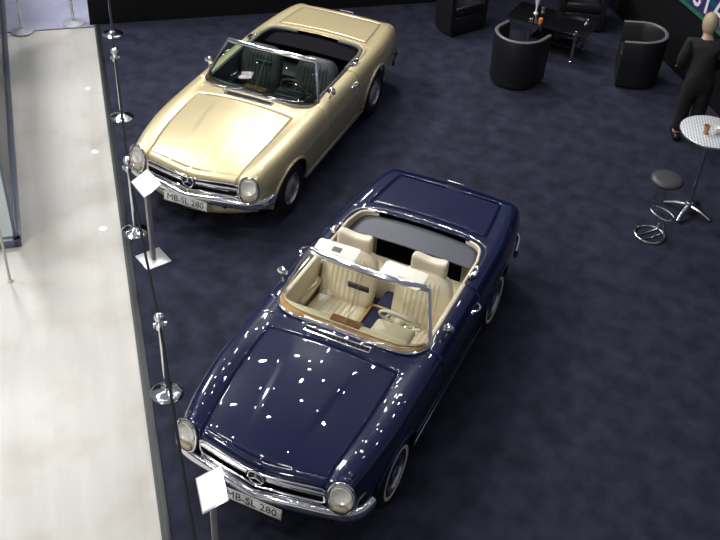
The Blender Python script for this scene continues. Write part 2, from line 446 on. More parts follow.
def tire_wheel(car, x, s, whitewall, hubm):
    wl_ = bpy.data.objects.new('wheel', None); COL.objects.link(wl_); wl_.parent = car; wl_.location = (x, s * .755, .318)
    M = rot('X', -PI / 2 * s)      # local z -> outward
    prof = [(.175, -.085), (.20, -.092), (.27, -.096), (.305, -.085), (.318, -.06), (.320, 0), (.318, .055), (.305, .080), (.285, .090), (.25, .096), (.21, .092), (.18, .078)]
    bm = NB(); lathe(bm, prof, n=48, M=M); link('tire', bm, RUBBER, wl_)
    if whitewall:
        bm = NB(); lathe(bm, [(.208, .0925), (.212, .0955), (.238, .0985), (.242, .096)], n=48, M=M)
        link('whitewall_band', bm, mat('whitewall', (.78, .74, .62), .5), wl_)['label'] = 'cream whitewall band'
    bm = NB(); lathe(bm, [(.18, .078), (.186, .088), (.178, .092), (.168, .075), (.15, .055), (.135, .06)], n=40, M=M)
    lathe(bm, [(.18, -.085), (.14, -.02), (.135, .06)], n=40, M=M); link('rim', bm, CHROME_R, wl_)
    bm = NB(); lathe(bm, [(.150, .060), (.146, .078), (.128, .084), (.115, .078)], n=40, M=M)
    lathe(bm, [(.065, .088), (.055, .095), (.03, .099), (0, .1)], n=32, M=M)
    hc = link('hubcap', bm, CHROME, wl_)
    bm = NB(); lathe(bm, [(.116, .079), (.10, .086), (.065, .089)], n=40, M=M); link('hubcap_ring', bm, hubm, hc)

def make_car(loc, rz, S):
    car = empty('convertible_car', loc, rz, S['label'], 'car')
    P = S['paint']
    bm = NB(); make_body(bm); link('body', bm, P, car, angle=32, solid=.006)
    # dark structure under the skin, seen through the shut lines and wheel arches
    bm = NB()
    for s in (1, -1):
        top_half(bm, s, lin(.56, 1.84, 24), Z0, fYS, 12, .022)
        top_half(bm, s, lin(-2.15, -1.30, 14), Z0, fYS, 12, .022)
        side_patch(bm, s, side_stations(xtr(.75) + .02, 1.80), 16, .022)
    box(bm, (1.2, 0, .44), (1.24, 1.16, .46)); box(bm, (-.35, 0, .225), (2.0, 1.30, .09)); box(bm, (-1.72, 0, .46), (.84, 1.16, .50))
    box(bm, (1.88, 0, .62), (.02, 1.1, .2))
    link('chassis', bm, BLACK, car, angle=30)
    # bonnet
    bm = NB()
    for s in (1, -1):
        top_half(bm, s, lin(HX0, 1.76, 26), Z0, lambda x: .598 * fW(x) / .88, 26)
        a0 = .598 * fW(1.76) / .88
        grid(bm, lambda u, v: (lambda y: Vector((1.76 + (xt(.54 * v) - 1.76) * u, s * (a0 * v + (.54 * v - a0 * v) * u), top(1.76 + (xt(.54 * v) - 1.76) * u, a0 * v + (.54 * v - a0 * v) * u))))(0), lin(0, 1, 6), lin(0, 1, 26), UPN)
        nose_strip(bm, s, 0, .54, 16)
        face_grid(bm, s, 0, .54, nose_z, lambda y: nose_z(y) - .012, ny=16, nz_=1)
    link('bonnet', bm, P, car, angle=32, solid=.006)
    # boot lid
    bm = NB()
    for s in (1, -1): top_half(bm, s, lin(-2.057, -1.423, 18), Z0, lambda x: .621 * fW(x) / .88, 18)
    link('boot_lid', bm, P, car, angle=32, solid=.006)
    for s in (1, -1):
        bm = NB(); top_half(bm, s, lin(DX0 + .002, DX1 - .002, 22), yo, fYS, 6); side_patch(bm, s, lin(DX0 + .002, DX1 - .002, 22), zbot=lambda x: .303)
        d = link('door', bm, P, car, angle=32, solid=.006)
        bm = NB(); y = fW(-.5) - .022
        tube(bm, catmull([(-.53, s * (y - .008), .80), (-.50, s * (y + .035), .805), (-.44, s * (y + .04), .805), (-.40, s * (y - .008), .80)], 5), .012, 8)
        lathe(bm, [(0, .03), (.014, .028), (.016, 0)], (-.38, s * (y - .01), .80), 14, rot('X', -s * PI / 2))
        link('door_handle', bm, CHROME, d)
        # mirror
        bm = NB(); mx, my = (.10, s * .80)
        tube(bm, [(mx + .02, my - s * .02, .875), (mx, my, .93), (mx - .01, my, .955)], .009, 8)
        lathe(bm, [(0, .024), (.03, .018), (.05, .004), (.052, -.006), (.045, -.01), (0, -.01)], (mx, my, .972), 20, rot('Y', PI / 2 * .92))
        link('side_mirror', bm, CHROME, d)
        # inner card
        bm = NB(); box(bm, (-.13, s * .672, .61), (1.0, .025, .54), None, .01)
        box(bm, (-.16, s * .64, .62), (.42, .06, .05), None, .02, 3)
        box(bm, (-.13, s * .678, .885), (.99, .045, .035), None, .015, 3)
        link('door_card', bm, S['trim'], d)
        bm = NB(); tube(bm, [(-.28, s * .63, .70), (-.2, s * .61, .70), (-.1, s * .63, .70)], .01, 8)
        link('door_pull', bm, CHROME, d)
        # arch lips
        for x in XW:
            bm = NB(); pts = []
            for k in range(33):
                a = PI * k / 32 * 1.08 - PI * .04; px = x + (AR + .004) * math.cos(a); pz = .315 + (AR + .004) * math.sin(a)
                yy, _ = side(px, 1, pz - .001); pts.append((px, s * (yy + .004), pz))
            tube(bm, pts, .016, 8, up=(0, 1, 0)); link('wheel_arch_lip', bm, P, car)
        # sill with chrome strip
        bm = NB(); box(bm, (0, s * .81, .235), (1.62, .05, .05), None, .012, 2)
        sl = link('sill', bm, P, car)
        bm = NB(); tube(bm, [(-.83, s * .852, .288), (.83, s * .852, .288)], .006, 8, ry=.011); tube(bm, [(-.82, s * .845, .25), (.82, s * .845, .25)], .006, 8, ry=.006)
        link('sill_moulding', bm, CHROME, sl)
        # headlight unit: vertical oval with chrome ring, round reflector behind clear cover
        h = bpy.data.objects.new('headlight', None); COL.objects.link(h); h.parent = car; h.location = (1.868, s * .668, .660)
        h.rotation_euler = (0, -.16, s * .20)
        def oval(k, e=2.3):
            a = 2 * PI * k / 40; c, n_ = math.cos(a), math.sin(a)
            return (abs(c) ** (2 / e) * math.copysign(1, c), abs(n_) ** (2 / e) * math.copysign(1, n_))
        bm = NB(); tube(bm, [(.032, .103 * oval(k)[0], .148 * oval(k)[1]) for k in range(40)], .012, 8, True, up=(1, 0, 0)); link('headlight_ring', bm, CHROME, h)
        bm = NB()
        grid(bm, lambda r, k: Vector((.036 + .055 * math.sqrt(max(1 - r ** 2.2, 0)), .10 * r * oval(k)[0], .145 * r * oval(k)[1])), [0.001, .2, .4, .55, .7, .8, .88, .94, .98, 1], range(41), (1, 0, 0))
        link('headlight_glass', bm, glass('lamp_glass', (.97, .97, .95), .22), h)
        bm = NB(); grid(bm, lambda r, k: Vector((.008 + .02 * r ** 2, .10 * r * oval(k)[0], .145 * r * oval(k)[1])), [0.001, .3, .6, .8, 1], range(41), (1, 0, 0))
        link('lamp_bowl', bm, mat('lamp_bowl', (.90, .88, .80), .45, 0), h)
        bm = NB(); lathe(bm, [(0, -.012), (.04, -.008), (.068, .002), (.080, .012), (.085, .010)], (.024, 0, .025), 28, rot('Y', PI / 2)); link('reflector', bm, mat('lamp_silver', (.88, .87, .82), .3, .2), h)
        bm = NB(); box(bm, (.036, 0, -.095), (.03, .12, .045), None, .012); link('turn_lens', bm, mat('pale_lens', (.75, .62, .45), .2, coat=1), h)
        bm = NB(); box(bm, (xr(.6) - .012, s * .60, .66), (.05, .20, .09), None, .02, 3); link('tail_light', bm, mat('tail_red', (.35, .015, .01), .15, coat=1), car)
        # seat
        make_seat(car, s, S)
        # sun visor
        if S['visor']: make_visor(car, s, S)
        # soft top hinge fitting on the B pillar
        bm = NB(); box(bm, (-.80, s * .72, .905), (.10, .05, .03), None, .01); lathe(bm, [(0, .03), (.02, .026), (.026, 0)], (-.74, s * .70, .905), 14)
        box(bm, (-.90, s * .70, .898), (.05, .035, .02), None, .008); link('roof_latch', bm, CHROME, car)
    for x in XW:
        for s in (1, -1): tire_wheel(car, x, s, S['whitewall'], S['hub'])
    # windscreen
    def WB(t):   # bottom curve, t -1..1
        y = .712 * t; return Vector((wind_x(y) - .002, y, .893 + .046 * (1 - abs(t) ** 2.4)))
    def WT(t):
        y = .562 * t; return Vector((.02 + .085 * (1 - abs(t) ** 2.2), y, 1.262 + .04 * (1 - t * t)))
    # parameter that packs stations into the corners
    ts = [math.copysign(1 - (1 - abs(a)) ** 1.6, a) for a in lin(-1, 1, 44)]
    def WG(t, v):
        a, b = WB(t), WT(t); p = a.lerp(b, v); n = Vector((.8, 0, .55)); return p + n * .022 * math.sin(PI * v) * (1 - t * t * .6)
    bm = NB(); grid(bm, WG, ts, lin(0, 1, 8), (1, 0, .6))
    ws = bpy.data.objects.new('windscreen', None); COL.objects.link(ws); ws.parent = car
    link('glass_pane', bm, S['glass'], ws)
    bm = NB(); tube(bm, [WB(t) + Vector((.004, 0, .004)) for t in ts], .013, 8); 
    for e in (1, -1): tube(bm, [WG(e, v) for v in lin(0, 1, 8)], [.020] * 9, 8, up=(1, 0, 0))
    tube(bm, [WT(t) for t in ts], .031, 10, up=(.8, 0, .5), ry=.020)
    link('windscreen_frame', bm, CHROME, ws)
    for y in (-.30, 0, .30): bm = NB(); box(bm, WT(y / .56) + Vector((-.02, 0, .012)), (.045, .05, .018), None, .006); link('header_catch', bm, CHROME, ws)
    # cowl vent + wipers
    bm = NB(); grid(bm, lambda y, v: Vector((.60 + .05 * v - .18 * y * y, y, top(.60 + .05 * v - .18 * y * y, y) + .006)), lin(-.28, .28, 16), [0, 1], UPN)
    cv = link('cowl_vent', bm, BLACK, car)
    bm = NB(); P2 = [Vector((.598 - .18 * y * y, y, 0)) for y in lin(-.30, .30, 16)] + [Vector((.655 - .18 * y * y, y, 0)) for y in lin(.30, -.30, 16)]
    tube(bm, [(p.x, p.y, top(p.x, p.y) + .007) for p in P2], .007, 6, True)
    for y in lin(-.26, .26, 12): tube(bm, [(a - .18 * y * y, y, top(a - .18 * y * y, y) + .009) for a in (.60, .65)], .0025, 5)
    link('vent_surround', bm, CHROME, cv)
    for (y0, y1) in ((-.33, .05), (.22, .52)):
        bm = NB(); lathe(bm, [(0, .035), (.012, .03), (.018, 0)], (.585, y0, top(.58, y0)), 12)
        tube(bm, [(.585, y0, top(.58, y0) + .03), (.545, (y0 + y1) / 2, .985), (.515, (y0 + y1) / 2 + .05, .99)], .005, 6)
        tube(bm, catmull([(wind_x(y) + .006 + .0, y, .972) for y in lin(y0 - .02, y1 + .1, 4)], 3), .005, 6)
        link('wiper', bm, CHROME, car)
    # grille
    gr = bpy.data.objects.new('grille', None); COL.objects.link(gr); gr.parent = car
    gz0, gz1 = .545, .70
    bm = NB(); grid(bm, lambda y, v: Vector((xf(y) - .045, y, gz0 - .02 + (gz1 + .03 - gz0) * v)), lin(-.555, .555, 20), [0, 1], (1, 0, 0))
    link('grille_mesh', bm, mat('grille_dark', (.02, .02, .022), .4, .5), gr)
    def gtop(y): return nose_z(y) - .02
    ring_pts = [(xf(y) + .002, y, gtop(y)) for y in lin(-.52, .52, 24)] + [(xf(.54) + .002, .545, z) for z in lin(gtop(.54) - .03, gz0 + .02, 3)] \
        + [(xf(y) + .004, y, gz0 - .004 - .02 * max(0, 1 - abs(y) / .12)) for y in lin(.52, -.52, 24)] + [(xf(.54) + .002, -.545, z) for z in lin(gz0 + .02, gtop(.54) - .03, 3)]
    bm = NB(); tube(bm, ring_pts, .012, 8, True, up=(1, 0, 0), ry=.010); link('grille_frame', bm, CHROME, gr)
    bm = NB()
    for s in (1, -1): tube(bm, [(xf(y) - .004, y, .635) for y in [s * a for a in lin(.085, .535, 10)]], .016, 8, ry=.020)
    for z in (.575, .605, .665): tube(bm, [(xf(y) - .035, y, z) for y in lin(-.54, .54, 20)], .003, 6)
    link('grille_bar', bm, CHROME, gr)
    bm = NB(); c = Vector((xf(0) + .012, 0, .632))
    tube(bm, [c + Vector((0, .068 * math.cos(a), .068 * math.sin(a))) for a in [2 * PI * k / 32 for k in range(32)]], .007, 8, True, up=(1, 0, 0))
    for k in range(3):
        a = PI / 2 + k * 2 * PI / 3; tube(bm, [c, c + Vector((0, .066 * math.cos(a), .066 * math.sin(a)))], [.012, .003], 6)
    link('star_emblem', bm, CHROME, gr)
    # front bumper with V dip at the centre
    BP = [(1.675, .842), (1.73, .832), (1.80, .808), (1.875, .735), (1.925, .60), (1.965, .40), (2.0, .2), (2.022, .05)]
    full = [(x, y) for x, y in BP] + [(2.026, 0)] + [(x, -y) for x, y in BP[::-1]]
    pts = catmull([(x, y, .478 - .022 * max(0, 1 - abs(y) / .28) ** 1.2) for x, y in full], 6)
    bm = NB()
    prof = [(-.02, .055), (.012, .058), (.028, .045), (.036, .02), (.036, -.02), (.026, -.045), (.008, -.058), (-.02, -.055)]
    rows = []
    PP, TT = frames(pts)
    for p, t in zip(PP, TT):
        nrm = Vector((t.y, -t.x, 0)); nrm.normalize()
        if nrm.dot(Vector((p.x - 1.2, p.y * 1.0, 0))) < 0: nrm = -nrm
        rows.append([bm.verts.new(p + nrm * a + Vector((0, 0, b))) for a, b in prof])
    for A, B in zip(rows, rows[1:]):
        for k in range(len(prof)): 
            k2 = (k + 1) % len(prof); bm.faces.new((A[k], A[k2], B[k2], B[k]))
    bm.faces.new(rows[0]); bm.faces.new(rows[-1][::-1]); bmesh.ops.recalc_face_normals(bm, faces=bm.faces)
    fb = link('front_bumper', bm, CHROME, car, angle=50)
    for s in (1, -1): bm = NB(); box(bm, (1.9, s * .42, .43), (.16, .04, .045)); link('bumper_bracket', bm, BLACK, fb)
    # number plate
    PM = Matrix.Translation((2.085, .01, .435)) @ Matrix.Rotation(PI / 2, 4, 'Z') @ Matrix.Rotation(PI / 2 - .12, 4, 'X')
    bm = NB(); box(bm, (0, 0, -.004), (.52, .11, .006), None, .002)
    for v in bm.verts: v.co = PM @ v.co
    pl = link('number_plate', bm, mat('plate_white', (.72, .72, .68), .4), car)
    bm = NB(); q = [(-.254, -.049), (.254, -.049), (.254, .049), (-.254, .049)]
    tube(bm, [PM @ Vector((a, b, 0)) for a, b in q], .002, 4, True); link('plate_border', bm, BLACK, pl, False)
    text_mesh('plate_text', 'MB-SL 280', .098, PM @ Matrix.Translation((0, -.0, .0005)), mat('plate_black', (.01, .01, .01), .5), pl, .0012, bold=0, sx=1.04)
    # rear bumper
    RP = [(-1.85, .835), (-1.97, .815), (-2.08, .79), (-2.17, .71), (-2.24, .5), (-2.28, 0)]
    full = RP + [(x, -y) for x, y in RP[-2::-1]]
    bm = NB(); tube(bm, catmull([(x, y, .44) for x, y in full], 5), .025, 10, ry=.05); link('rear_bumper', bm, CHROME, car)
    bm = NB(); tube(bm, [(xtr(.1) - .035, y, .825) for y in (-.09, .09)], .007, 8); link('boot_handle', bm, CHROME, car)
    # rear opening: bead round the hood compartment, parcel panel
    bm = NB(); ys_ = lin(-1, 1, 40); pts = []
    for k in range(61):
        a = PI * k / 60; c, n_ = math.cos(a), math.sin(a); e = 2 / 5.5
        x = -.80 - .545 * abs(n_) ** e; y = .715 * abs(c) ** e * (1 if c > 0 else -1); pts.append((x, y, top(x, y) + .002))
    tube(bm, pts, .007, 8); link('deck_bead', bm, S['bead'], car)
    for sg in (1, -1):
        bm = NB(); pts = [(x, sg * (yo(x) - .012), top(x, .69) + .000) for x in lin(DX0, -1.0, 6) + cosp(-1.01, -1.2795, 40)[1:] if yo(x) > (.50 if S['headrest'] else .05)]
        tube(bm, pts, .013 if S['headrest'] else .024, 8)
        link('cockpit_rim', bm, S['rim'], car)
    bm = NB()
    grid(bm, lambda x, v: Vector((x, (yo(max(x, -1.275)) * .965 + .0) * v, .83 + .02 * (1 - v * v) - .04 * (x + 1.27) / .3)), cosp(-1.275, -.975, 12), lin(-1, 1, 24), UPN)
    link('parcel_shelf', bm, S['shelf'], car, solid=.01)
    # tub
    def wall(pts, z0, z1):
        grid(bm, lambda i, z: Vector((pts[int(i)][0], pts[int(i)][1], z)), range(len(pts)), [z0, z1], None)
    per = [(x, yo(x) * .985) for x in cosp(-1.272, .50, 50)]
    for s in (1, -1): bm = NB(); wall([(x, s * y) for x, y in per], .27, .865); link('cockpit_lining', bm, S['lining'], car)
    bm = NB(); box(bm, (-.35, 0, .285), (1.75, 1.32, .03)); box(bm, (-.25, 0, .36), (1.3, .22, .15), None, .05, 3); link('floor_carpet', bm, S['carpet'], car)
    bm = NB(); box(bm, (-.88, 0, .40), (.34, 1.28, .30), None, .03); link('rear_bench', bm, S['lining'], car)
    bm = NB()
    for a, b, c2, d in ((-.36, -.095, .10, -.095), (-.36, .095, .10, .095), (-.36, -.095, -.36, .095), (.10, -.095, .10, .095)):
        L = math.hypot(c2 - a, d - b); box(bm, ((a + c2) / 2, (b + d) / 2, .52), (abs(c2 - a) + .02, abs(d - b) + .02, .025), None, .005)
    tr = link('console_tray', bm, S['wood'], car)
    bm = NB(); box(bm, (-.13, 0, .47), (.45, .18, .08)); link('tray_lining', bm, S['carpet'], tr)
    bm = NB(); tube(bm, [(.22, 0, .42), (.16, 0, .60)], .008, 8); lathe(bm, [(0, -.022), (.02, -.012), (.024, 0), (.018, .016), (0, .022)], (.155, 0, .615), 14); link('gear_lever', bm, mat('dark_knob', (.10, .03, .02), .3), car)
    # dashboard
    dx = lambda y, d: wind_x(y) - .006 - d
    bm = NB(); Y_ = [math.copysign(.69 * (1 - (1 - abs(a)) ** 1.5), a) for a in lin(-1, 1, 40)]
    grid(bm, lambda y, v: Vector((dx(y, .084 * v), y, .905 + .02 * (1 - (y / .7) ** 2) + .004 * math.sin(PI * v))), Y_, lin(0, 1, 3), UPN)
    dsh = bpy.data.objects.new('dashboard', None); COL.objects.link(dsh); dsh.parent = car
    link('wood_veneer', bm, S['wood'], dsh)
    def DP(y, v):   # padded top rolling down to the cabin
        y = y * .97; x0 = dx(y, .079); x1 = max(min(.345, x0 - .03), .18) ; prof_ = [(0, 0), (.15, .012), (.4, .014), (.75, .0), (.92, -.02), (1, -.055), (1, -.12), (.9, -.22)]
        i = v; u_, dz = prof_[int(i)]
        return Vector((x0 + (x1 - x0) * u_, y, .915 + .02 * (1 - (y / .7) ** 2) + dz))
    bm = NB(); grid(bm, DP, Y_, range(8), (-.2, 0, 1)); link('dash_pad', bm, S['dash'], dsh, angle=60)
    bm = NB(); box(bm, (.32, .38, .93), (.20, .36, .07), rot('Y', -.05), .034, 4); link('instrument_hood', bm, S['dash'], dsh)
    bm = NB(); box(bm, (.40, -.02, .952), (.08, .28, .014), None, .005); link('speaker_panel', bm, S['wood2'], dsh)
    # steering wheel
    sw = bpy.data.objects.new('steering_wheel', None); COL.objects.link(sw); sw.parent = car; sw.location = (.125, .37, .905)
    sw.rotation_euler = (0, -1.0, 0)
    bm = NB(); N = 48; tube(bm, [(.195 * math.cos(2 * PI * k / N), .195 * math.sin(2 * PI * k / N), 0) for k in range(N)], .012, 8, True); link('wheel_rim', bm, S['wheelrim'], sw)
    bm = NB(); tube(bm, [(.13 * math.cos(2 * PI * k / N), .13 * math.sin(2 * PI * k / N), -.01) for k in range(N)], .005, 6, True)
    for s in (1, -1): tube(bm, [(0, s * .04, -.02), (0, s * .19, 0)], .012, 8, ry=.006)
    link('horn_ring', bm, CHROME, sw)
    bm = NB(); lathe(bm, [(0, .012), (.035, .01), (.055, -.01), (.05, -.04), (.025, -.12), (.022, -.2)], n=24); link('wheel_hub', bm, S['dash'], sw)
    # interior mirror on its rod
    bm = NB(); tube(bm, [(.47, -.01, .93), (.10, -.01, 1.29)], .0025, 6); mr = link('mirror_rod', bm, mat('rod_grey', (.25, .25, .24), .5), car)
    bm = NB(); r_ = box(bm, (0, 0, 0), (.022, .20, .065), rot('Y', .2), .010, 3); 
    for v in bm.verts: v.co = v.co + Vector((.18, -.02, 1.17)) + Vector((0, 0, -.012 if abs(v.co.y) < .02 else 0))
    link('rear_view_mirror', bm, mat('mirror_back', (.05, .05, .045), .35), mr)
    return car

def make_visor(car, s, S):
    bm = NB(); cs = [(math.copysign(1, a), math.copysign(1, b)) for a, b in ((1, 1), (-1, 1), (-1, -1), (1, -1))]; out = []
    for q, (a, b) in enumerate(cs):
        for k in range(7):
            an = q * PI / 2 + k * PI / 12; out.append((a * (.11 - .035) + .035 * math.cos(an), b * (.20 - .035) + .035 * math.sin(an)))
    rings = []
    for z, g in ((-.010, .012), (-.004, 0), (.004, 0), (.010, .012)):
        rings.append([bm.verts.new((x * (1 - g / .11), y * (1 - g / .2), z)) for x, y in out])
    for A, B in zip(rings, rings[1:]):
        for k in range(len(A)): k2 = (k + 1) % len(A); bm.faces.new((A[k], A[k2], B[k2], B[k]))
    bm.faces.new(rings[0][::-1]); bm.faces.new(rings[-1])
    M = Matrix.Translation((-.035 + (.015 if s > 0 else 0), s * .322 - .02, 1.28)) @ Matrix.Rotation(.12, 4, 'Y') @ Matrix.Rotation(-s * .03, 4, 'Z')
    for v in bm.verts: v.co = M @ v.co
    sv = link('sun_visor', bm, S['visor'], car)
    if s < 0 and S['visor_mark']:
        bm = NB(); box(bm, (-.02, 0, .0115), (.06, .085, .003), None, .001)
        for v in bm.verts: v.co = M @ v.co
        link('visor_label', bm, mat('label_grey', (.12, .12, .13), .6), sv)

def make_seat(car, s, S):
    st = bpy.data.objects.new('seat', None); COL.objects.link(st); st.parent = car; st.location = (0, s * .37, 0)
    bm = NB(); pad(bm, (-.13, 0, .43), (.55, .53, .21), 6, rot('Y', -.08), 13); link('seat_cushion', bm, S['seat'], st)
    def pleats(F, u0, u1, v0, v1, n, nm, m):
        b2 = NB(); N = n * 6
        def G(a, v):
            t = (a - u0) / (u1 - u0); h = abs(math.sin(PI * n * t)) ** .5; e = min(1, min(t, 1 - t) * 12, (v - v0) / (v1 - v0) * 12, (v1 - v) / (v1 - v0) * 12)
            return F(a, v, (.004 + .013 * h) * max(e, 0) - .004)
        grid(b2, G, lin(u0, u1, N), lin(v0, v1, 14), S['_n']); link(nm, b2, m, st, angle=80)
    S['_n'] = (0, 0, 1)
    R = rot('Y', -.08)
    pleats(lambda a, v, h: Vector((-.13, 0, .43)) + R @ Vector((v, a, .10 + h)), -.185, .185, -.22, .19, 7, 'pleated_panel', S['seat'])
    # backrest, tilted, narrower at the shoulders
    BT = Matrix.Translation((-.42, 0, .71)) @ Matrix.Rotation(-.30, 4, 'Y')
    bm = NB(); pad(bm, (0, 0, 0), (.155, .54, .63), 5, None, 15)
    for v in bm.verts:
        k = max(0, (v.co.z - .05) / .26); v.co.y *= 1 - .16 * k * k; v.co.x += .02 * math.cos(v.co.y / .265 * PI / 2)
        v.co = BT @ v.co
    link('backrest', bm, S['seat'], st, angle=60)
    S['_n'] = (1, 0, .3)
    pleats(lambda a, v, h: BT @ Vector((.093 + h - .012 * (a / .2) ** 2 + .0, a * (1 - .14 * max(0, (v - .05) / .26) ** 2), v)), -.175, .175, -.22, .25, 7, 'pleated_panel', S['seat'])
    if S['headrest']:
        bm = NB(); pad(bm, (0, 0, 0), (.12, .34, .17), 4)
        for v in bm.verts:
            v.co.x += 1.0 * v.co.y ** 2; v.co.z += 2.0 * v.co.y ** 2 * (1 if v.co.z > 0 else .1)
            v.co = Matrix.Translation((-.53, 0, 1.04)) @ Matrix.Rotation(-.12, 4, 'Y') @ v.co
        hr = link('headrest', bm, S['seat'], st, angle=60)
        for y in (-.07, .07): bm = NB(); tube(bm, [(-.52, y, .93), (-.53, y, 1.04)], .006, 8); link('headrest_post', bm, CHROME, hr)

navy = mat('navy_paint', (.0045, .0078, .040), .3, 0, 1.0, .12)
gold = mat('gold_paint', (.64, .535, .305), .38, .45, .9)
cream = mat('cream_leather', (.76, .67, .49), .42, noise=(3, (.80, .71, .54)), bump=(60, .12))
cream_l = mat('cream_vinyl', (.90, .86, .72), .5)
wood = mat('walnut_veneer', (.55, .30, .12), .3, coat=.4, noise=(9, (.70, .45, .22)))
wood2 = mat('walnut_dark', (.22, .09, .035), .25, coat=.6, noise=(14, (.32, .15, .06)))
blk = mat('black_leather', (.05, .05, .054), .38, bump=(60, .15))
BLUE = dict(label='dark navy blue open convertible with cream interior and whitewall tyres', paint=navy, whitewall=True, hub=navy, seat=cream, trim=cream,
            visor=cream_l, visor_mark=True, dash=mat('cream_dash', (.72, .64, .46), .45), lining=cream, carpet=mat('blue_car_carpet', (.015, .022, .065), .9),
            wood=wood, wood2=wood2, wheelrim=cream_l, headrest=True, shelf=mat('slate_panel', (.075, .079, .095), .5), rim=cream, bead=CHROME, void=BLACK,
            glass=glass('clear_glass', (.90, .92, .86), .12))
GOLD = dict(label='metallic gold open convertible with black interior and plain black tyres', paint=gold, whitewall=False, hub=gold, seat=blk, trim=blk,
            visor=None, visor_mark=False, dash=mat('black_dash', (.02, .02, .022), .4), lining=mat('dark_lining', (.02, .02, .022), .7), carpet=BLACK,
            wood=wood2, wood2=wood2, wheelrim=mat('brown_rim', (.15, .08, .04), .3), headrest=False, shelf=mat('dark_shelf', (.006, .006, .008), .8, spec=.08), rim=mat('grey_rim', (.13, .13, .12), .5),
            bead=gold, void=BLACK, glass=glass('green_glass', (.55, .68, .62), .16))
make_car((0, 0, .01), 0, BLUE)
make_car((-3.09926174, -2.66398403, .01), .0390169439, GOLD)

# ------------------------------------------------------------------ barrier posts
POSTG = 'chrome barrier posts along the carpet edge'
def barrier_post(x, y, label, h=.90, z=.01):
    t = empty('barrier_post', (x, y, z), 0, label, 'barrier post', POSTG)
    bm = NB(); lathe(bm, [(0, 0), (.150, 0), (.152, .008), (.145, .018), (.11, .034), (.06, .052), (.03, .07), (.024, .085)], n=48); link('base', bm, CHROME, t)
    bm = NB(); lathe(bm, [(.019, .07), (.019, h - .12), (.026, h - .118), (.026, h - .10), (.019, h - .098), (.019, h - .06)], n=20); link('pole', bm, CHROME, t)
    bm = NB(); lathe(bm, [(.019, h - .12), (.036, h - .11), (.040, h - .09), (.040, h - .045), (.030, h - .035), (.022, h - .02), (.030, h - .012), (.043, h + .006), (.046, h + .024), (.038, h + .046), (.018, h + .058), (0, h + .06)], n=24)
    for k in range(4):
        a = ANG + k * PI / 2; box(bm, (.046 * math.cos(a), .046 * math.sin(a), h - .066), (.022, .034, .044), rot('Z', a), .004)
    link('head', bm, CHROME, t)
    return Vector((x, y, z + h - .062))
pA = barrier_post(-4.49, -6.05, 'chrome barrier post in the far corner against the black back wall', .92)
pB = barrier_post(-2.673, -4.604, 'chrome barrier post on the dark carpet left of the gold car bonnet')
pC = barrier_post(-.785, -3.085, 'chrome barrier post next to the small sign with square grey foot')
pD = barrier_post(1.075, -1.454, 'chrome barrier post nearest the bonnet of the navy car')
pE = barrier_post(2.93, .09, 'chrome barrier post in front of the navy car at the bottom')
def belt(a, b, label):
    d = (b - a).normalized(); a2, b2 = a + d * .072, b - d * .072
    pts = [a2.lerp(b2, t) + Vector((0, 0, -.10 * 4 * t * (1 - t) * .6)) for t in lin(0, 1, 14)]
    bm = NB(); tube(bm, pts, .013, 10); finish(link('barrier_rope', bm, mat('black_rope', (.007, .007, .010), .8, spec=.2)), label, 'barrier rope', 'black ropes between the posts')
belt(pA, pB, 'black rope stretched from the far corner post beside the gold car'); belt(pB, pC, 'black rope passing in front of the gold car bumper')
belt(pC, pD, 'black rope stretched between the two posts beside the empty carpet'); belt(pD, pE, 'black rope running past the nose of the navy car')

# ------------------------------------------------------------------ small info signs
def info_sign(x, y, yaw, label, base=True):
    t = empty('sign_stand', (x, y, .01), yaw, label, 'sign', 'small information signs in front of the cars')
    sm = mat('sign_silver', (.55, .55, .55), .35, .6)
    bm = NB(); box(bm, (0, 0, .006), (.28, .28, .012), rot('Z', .07), .003); link('base_plate', bm, sm, t)
    bm = NB(); box(bm, (0, 0, .47), (.045, .06, .92), None, .004); link('post', bm, mat('post_grey', (.30, .30, .31), .4, .4), t)
    M = Matrix.Translation((0, 0, .965)) @ Matrix.Rotation(.48, 4, 'Y')
    bm = NB(); box(bm, (0, 0, -.004), (.216, .325, .012), None, .003)
    for v in bm.verts: v.co = M @ v.co
    pn = link('panel', bm, mat('panel_frame', (.62, .63, .66), .25, .5), t)
    bm = NB(); box(bm, (0, 0, .0032), (.195, .30, .002))
    for v in bm.verts: v.co = M @ v.co
    link('sheet', bm, mat('white_sheet', (.92, .92, .93), .35), pn, False)
info_sign(-.475, -2.645, -.55, 'small tilted white sign on grey post before the gold car')
info_sign(2.456, -.085, -.858, 'small tilted white sign on grey post before the navy car')

# ------------------------------------------------------------------ far end of the aisle
def slim_post(x, y, label):
    t = empty('barrier_post', (x, y, .01), 0, label, 'barrier post', 'barrier posts on the grey carpet')
    pm = mat('pale_steel', (.75, .75, .80), .3, .7)
    bm = NB(); lathe(bm, [(0, 0), (.16, 0), (.16, .012), (.12, .025), (.03, .04), (.022, .05)], n=40); link('base', bm, pm, t)
    bm = NB(); lathe(bm, [(.02, .04), (.02, .93), (.03, .94), (.03, 1.0), (0, 1.0)], n=20); link('pole', bm, CHROME_R, t)
slim_post(-3.93, -7.20, 'pale steel barrier post at the left on the grey carpet')
slim_post(-4.50, -6.74, 'pale steel barrier post next to the black back wall corner')

# floor studs in the aisle
for (x, y, l) in ((-3.074, -5.424, 'small bright metal stud in pale floor, farthest of the three'), (-1.883, -4.432, 'small bright metal stud in pale floor, middle of the three'),
               (-.677, -3.434, 'small bright metal stud in pale floor, nearest of the three')):
    bm = NB(); lathe(bm, [(.045, 0), (.043, .006), (.022, .009), (.018, .014), (0, .016)], (x, y, -.01), 20)
    finish(link('floor_stud', bm, mat('stud_bright', (.95, .95, .95), .35, .4)), l, 'floor stud', 'metal studs in the aisle floor')

